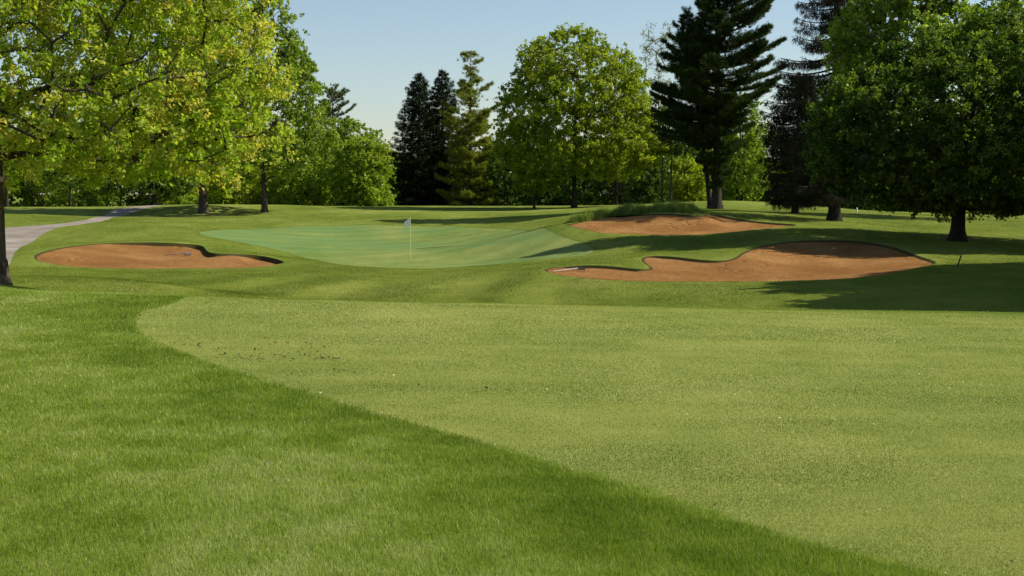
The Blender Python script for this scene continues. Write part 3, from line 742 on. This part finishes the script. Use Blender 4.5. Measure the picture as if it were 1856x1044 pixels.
# big pine
conifer('pine_tree', 'tall black green white pine with a forked stem on the mound above the upper bunker', 1298, 102,
        [(335,1283,1315),(300,1262,1335),(262,1222,1352),(230,1190,1378),(195,1176,1402),(160,1188,1415),(130,1212,1408),(100,1240,1424),(75,1258,1412),(50,1268,1425),(25,1266,1408),(0,1262,1390),(-50,1272,1350),(-90,1285,1330),(-110,1298,1306)],
        'needle_pine', .36, 'pine', 51, step=.5, dens=2.5, nlen=.22, nw=.034)
conifer('spruce_tree', 'dark leaning narrow topped conifer stem joined to the big pine', 1288, 103,
        [(268,1200,1300),(230,1172,1300),(200,1178,1290),(165,1190,1290),(130,1195,1285),(95,1205,1275),(60,1222,1262),(30,1236,1250),(16,1241,1244)], 'needle_pine', .2, 'pine', 52, step=.42, dens=1.5, nlen=.2, nw=.034)
bush('bright green young tree glowing behind the big pine trunk', 1335, 122, [(180,1320,1370),(230,1305,1385),(290,1300,1390),(340,1305,1385),(362,1320,1370)], 'leaf_mid', 53, 150)
bush('narrow lime sapling right of the big pine trunk', 1368, 126, [(290,1355,1380),(330,1352,1388),(362,1358,1382)], 'leaf_lime', 54, 40)
bush('dark undergrowth tree low behind the big pine', 1410, 143, [(290,1330,1440),(330,1320,1460),(362,1320,1460)], 'leaf_dark', 55, 130)
# right spruce
conifer('spruce_tree', 'sparse dead looking spruce with long level boughs right of the big pine', 1512, 84,
        [(345,1388,1560),(330,1370,1580),(280,1380,1600),(230,1395,1620),(180,1405,1630),(140,1400,1640),(110,1402,1630),(80,1405,1625),(50,1425,1610),(20,1435,1600),(-10,1450,1590),(-80,1470,1565),(-170,1500,1530),(-210,1515,1520)],
        'needle_brown', .34, 'droopy', 61, step=.8, nb=9, nlen=.3, nw=.032, dens=1.35)
conifer('spruce_tree', 'low dark spruce with sweeping boughs at the left foot of the sparse spruce', 1440, 92,
        [(362,1400,1480),(345,1375,1510),(310,1370,1510),(270,1378,1500),(230,1378,1510),(190,1384,1505),(160,1400,1490),(130,1430,1470)], 'needle_dark', .2, 'spruce', 62, step=.36, nb=7, nlen=.24, nw=.04, dens=1.2)
# big right maple
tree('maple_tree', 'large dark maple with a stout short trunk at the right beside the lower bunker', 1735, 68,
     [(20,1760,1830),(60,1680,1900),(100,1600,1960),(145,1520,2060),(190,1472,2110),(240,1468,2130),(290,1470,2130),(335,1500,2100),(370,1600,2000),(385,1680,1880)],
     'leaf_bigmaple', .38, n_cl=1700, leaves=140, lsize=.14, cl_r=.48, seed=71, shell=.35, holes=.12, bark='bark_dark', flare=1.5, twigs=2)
tree('maple_tree', 'light green upper crowned maple rising close behind the large dark maple', 1737, 72,
     [(-120,1640,1720),(-60,1590,1745),(0,1540,1770),(50,1512,1780),(100,1500,1780),(150,1500,1770)],
     'leaf_fresh', .3, n_cl=520, leaves=98, lsize=.15, cl_r=.42, seed=72, shell=.35, holes=.3, thick=.55)
tree('maple_tree', 'light green open topped tree at the upper right corner', 1930, 95,
     [(-80,1810,1900),(-20,1775,1950),(40,1765,1990),(100,1765,2010),(150,1770,2000),(220,1790,1960)],
     'leaf_fresh', .3, n_cl=480, leaves=98, lsize=.19, cl_r=.45, seed=73, shell=.35, holes=.4)
bush('dark undergrowth tree left of the stout maple trunk', 1620, 147, [(250,1530,1700),(300,1520,1710),(378,1520,1710)], 'leaf_dark', 74, 260, ls=.24, cl=.7)
bush('dark undergrowth tree at the right edge beyond the lawn', 1840, 147, [(250,1760,1920),(300,1740,1930),(386,1740,1930)], 'leaf_dark', 75, 260, ls=.24, cl=.7)
bush('lime green bush just right of the stout maple trunk', 1790, 136, [(362,1770,1810),(378,1758,1825),(390,1762,1820)], 'leaf_lime', 76, 50, name='shrub')
bush('lime green bush at the right edge of the far lawn', 1848, 136, [(345,1840,1870),(365,1828,1880),(375,1832,1880)], 'leaf_lime', 77, 40, name='shrub')
bush('dark tree behind the sparse spruce trunk', 1500, 145, [(260,1450,1560),(310,1440,1570),(376,1440,1570)], 'leaf_dark', 78, 200, ls=.24, cl=.7)
bush('dark tree filling the gap behind the centre pine', 868, 147, [(250,820,900),(310,810,910),(373,810,910)], 'leaf_dark', 79, 150)

# trees standing just outside the picture on the right, whose shade falls on the dip
def shade_tree(x, y, rx, h, seed, lb):
    z = hz(x, y)
    return tree('maple_tree', lb, 0, y, [(z + 2.0, x - rx * .6, x + rx * .6), (z + h * .4, x - rx, x + rx), (z + h * .7, x - rx * .85, x + rx * .85), (z + h, x - rx * .3, x + rx * .3)],
                'leaf_dark', .35, n_cl=620, leaves=84, lsize=.28, cl_r=.6, seed=seed, shell=.35, x0=x, bark='bark_dark', twigs=0)
shade_tree(23.2, 46.5, 5.2, 11, 81, 'dark maple outside the right edge nearest the dip')
shade_tree(22.6, 40.5, 5.0, 10.5, 82, 'dark maple outside the right edge in front of the others')
shade_tree(27.5, 51.5, 4.8, 10.5, 84, 'dark maple outside the right edge between its neighbours')
shade_tree(34, 65, 6.3, 17.5, 83, 'dark maple outside the right edge beside the stout maple')

# ------------------------------------------------------------------ tall grass on the ridge
def tall_grass():
    r = np.random.default_rng(9); P = []
    line = [cast(u, v, 60) for u, v in ((1030,406),(1060,401),(1100,393),(1150,389),(1200,386),(1240,387),(1284,389))]
    line = np.array(line); c = np.r_[0, np.cumsum(np.hypot(*np.diff(line, axis=0).T))]
    n = 48000; t = r.random(n) * c[-1]; x = np.interp(t, c, line[:, 0]); y = np.interp(t, c, line[:, 1])
    depth = 3.2 * np.clip(t / c[-1] * 2.5, .2, 1); off = r.random(n); y = y + .12 + off * depth; x = x + r.normal(0, .12, n)
    z = base_h(x, y)
    cl = .6 + .4 * np.sin(x * 3.1 + np.sin(y * 2)) * np.sin(y * 2.7 + x)
    edge = np.clip(np.minimum(t, c[-1] - t) / .8, .3, 1)
    L = r.uniform(.45, .95, n) * cl * edge * (1 - .35 * off); a = r.uniform(0, 6.28, n); w = r.uniform(.012, .022, n)
    la = r.uniform(0, 6.28, n); ln = L * .55 * r.random(n)
    fx, fy = np.cos(la) * ln, np.sin(la) * ln - .12 * L
    V = np.empty((n, 3, 3)); V[:, 0] = np.c_[x - np.cos(a) * w, y - np.sin(a) * w, z - .02]; V[:, 1] = np.c_[x + np.cos(a) * w, y + np.sin(a) * w, z - .02]
    V[:, 2] = np.c_[x + fx, y + fy, z + L]
    o = mesh_obj('tall_grass', V.reshape(-1, 3), np.arange(n * 3).reshape(-1, 3), M['blade_tall'], var=np.repeat(r.random(n), 3))
    tag(o, 'unmown tall grass on the ridge behind the upper bunker', 'grass', kind='stuff')
tall_grass()

# ------------------------------------------------------------------ flag
M['pole'] = plain('pole_paint', (.62, .66, .35), .4); M['cloth'] = plain('flag_cloth', (.85, .87, .9), .8, .1); M['ink'] = plain('flag_print', (.12, .2, .35), .8, .1)
M['white'] = plain('white_plastic', (.8, .8, .8), .4); M['wood'] = plain('weathered_wood', (.42, .36, .30), .8); M['rake_head'] = plain('rake_plastic', (.10, .10, .11), .6)
fx, fy = cast(744, 468, 60); fz = hz(fx, fy)
flag = empty('flagstick', (fx, fy, fz)); tag(flag, 'slim golf flagstick with a small white flag standing on the green', 'flagstick')
mesh_obj('pole', *frusta([[0, 0, -.1, .017, 0, 0, 2.13, .014]], 10), M['pole'], flag, smooth=True)
cup = mesh_obj('cup', *frusta([[0, 0, -.1, .054, 0, 0, .004, .054]], 20), M['white'], flag)
nu, nv = 14, 12; V = []; Vi = []
for i in range(nu):
    for j in range(nv):
        s, t = i / (nu - 1), j / (nv - 1)
        x = -.02 - .30 * s ** .9; top = 2.12 - .26 * s ** .8; z = top - (.36 - .02 * s) * t - .12 * s * t * 0
        x += .05 * t * s; y = .07 * math.sin(s * 7 + t * 2.0) * s + .04 * s
        V.append((x, y, z))
Fq = [(i*nv + j, (i+1)*nv + j, (i+1)*nv + j + 1, i*nv + j + 1) for i in range(nu - 1) for j in range(nv - 1)]
fl = mesh_obj('flag', V, Fq, M['cloth'], flag, smooth=True)
V = np.array(V).reshape(nu, nv, 3)
sub = V[6:9, 4:7].copy(); sub[..., 1] -= .004; k1, k2 = sub.shape[:2]
Fq = [(i*k2 + j, (i+1)*k2 + j, (i+1)*k2 + j + 1, i*k2 + j + 1) for i in range(k1 - 1) for j in range(k2 - 1) if (i + j) % 3 != 1]
mesh_obj('emblem', sub.reshape(-1, 3), Fq, M['ink'], fl)

# ------------------------------------------------------------------ rakes, stakes
def box(cx, cy, cz, sx, sy, sz):
    v = np.array([[x, y, z] for x in (-.5, .5) for y in (-.5, .5) for z in (-.5, .5)]) * (sx, sy, sz) + (cx, cy, cz)
    return v, np.array([(0, 1, 3, 2), (4, 6, 7, 5), (0, 4, 5, 1), (2, 3, 7, 6), (0, 2, 6, 4), (1, 5, 7, 3)])
def rake(u0, v0, u1, v1, label, hl, lift=.1):
    """handle end at u0,v0; head at u1,v1"""
    a = np.array(cast(u0, v0, 40)); b = np.array(cast(u1, v1, 40)); d = (a - b); L = np.linalg.norm(d); d /= L; L = hl; a = b + d * L
    za, zb = terrain(np.array([a[0], b[0]]), np.array([a[1], b[1]]))
    root = empty('rake', (b[0], b[1], zb)); tag(root, label, 'rake', 'bunker rakes')
    nrm = np.array([-d[1], d[0]])
    mesh_obj('handle', *frusta([[0, 0, .13, .02, d[0] * L, d[1] * L, za - zb + .04, .017]], 8), M['wood'], root, smooth=True)
    V, Fq = frusta([[*(nrm * .33), .12, .035, *(-nrm * .33), .12, .035]], 8)
    h = mesh_obj('head', V, Fq, M['rake_head'], root)
    T = [[*(nrm * t), .11, .012, *(nrm * t - d * .02), .0, .006] for t in np.linspace(-.3, .3, 11)]
    mesh_obj('tine', *frusta(T, 5), M['rake_head'], h)
    return root
rake(1010, 491, 1048, 487, 'wooden handled rake lying in the left end of the lower right bunker', 1.5)
rake(310, 453, 340, 455, 'rake lying near the back lip of the left bunker', 1.2)
def stake(u, v, D, h, r, lean, mat, label):
    p = pix(u, v, D); x, y = p[0], p[1]; z = hz(x, y); root = empty('stake', (x, y, z)); tag(root, label, 'stake')
    mesh_obj('shaft', *frusta([[0, 0, -.05, r, lean * h, 0, h, r]], 8), mat, root, smooth=True)
    mesh_obj('cap', *frusta([[lean * h, 0, h, r * 1.15, lean * h * 1.06, 0, h + .04, r * .3]], 8), mat, root)
sx, sy = cast(1734, 485, 30)
stake(1734, 485, sy, .42, .028, .35, M['bark'], 'short leaning grey stake in the shade right of the lower bunker tip')
stake(1553, 384, 100, .32, .05, 0, M['white'], 'tiny white marker stake on the far lawn right of the sparse spruce trunk')

# ------------------------------------------------------------------ litter on the fairway
def litter(name, n, size, col, label, spots=None, seed=5, thick=0.0):
    r = np.random.default_rng(seed)
    if spots is None:
        Y = 5 + 19 * r.random(n) ** .8; X = (r.random(n) - .5) * (.8 * Y + 2); k = inF(X, Y); X, Y = X[k], Y[k]
    else:
        P = np.array([cast(u, v) for u, v in spots]); X, Y = P[:, 0], P[:, 1]
    Z = base_h(X, Y) + .014; n = len(X); P = np.c_[X, Y, Z]
    V, Fq = leaf_quads(P, size, r, 1.5, .6)
    mesh_obj(name, V, Fq, col, var=np.repeat(r.random(n), 4)); o = bpy.data.objects[name]; tag(o, label, kind='stuff'); o['category'] = 'litter'
M['petal'] = leaf_mat('dry_petal', [(.5, .45, .2), (.6, .55, .3), (.7, .66, .45)], .3, 1., .02)
M['soil'] = leaf_mat('soil_clod', [(.06, .05, .02), (.09, .07, .03), (.13, .10, .045)], .05, 1., .02)
litter('fallen_petal', 1100, .019, M['petal'], 'pale fallen petals and leaf scraps scattered over the fairway')
r5 = np.random.default_rng(12); sp = []
for (u, v, su, sv, n) in ((450,650,30,4,26),(500,645,25,5,16),(560,645,22,4,24),(600,650,14,3,20),(500,622,18,3,14),(350,628,20,3,14),(395,640,15,3,14),(540,680,14,3,8),(620,675,16,3,8),(760,700,4,2,4),(560,630,25,3,10),(880,705,3,2,3),(1830,1022,6,4,3),(1310,915,26,6,2)):
    sp += [(u + r5.normal() * su, v + r5.normal() * sv) for _ in range(n)]
litter('soil_clod', 0, .030, M['soil'], 'dark worm casts and soil scraps in rows on the near fairway', sp, 6)
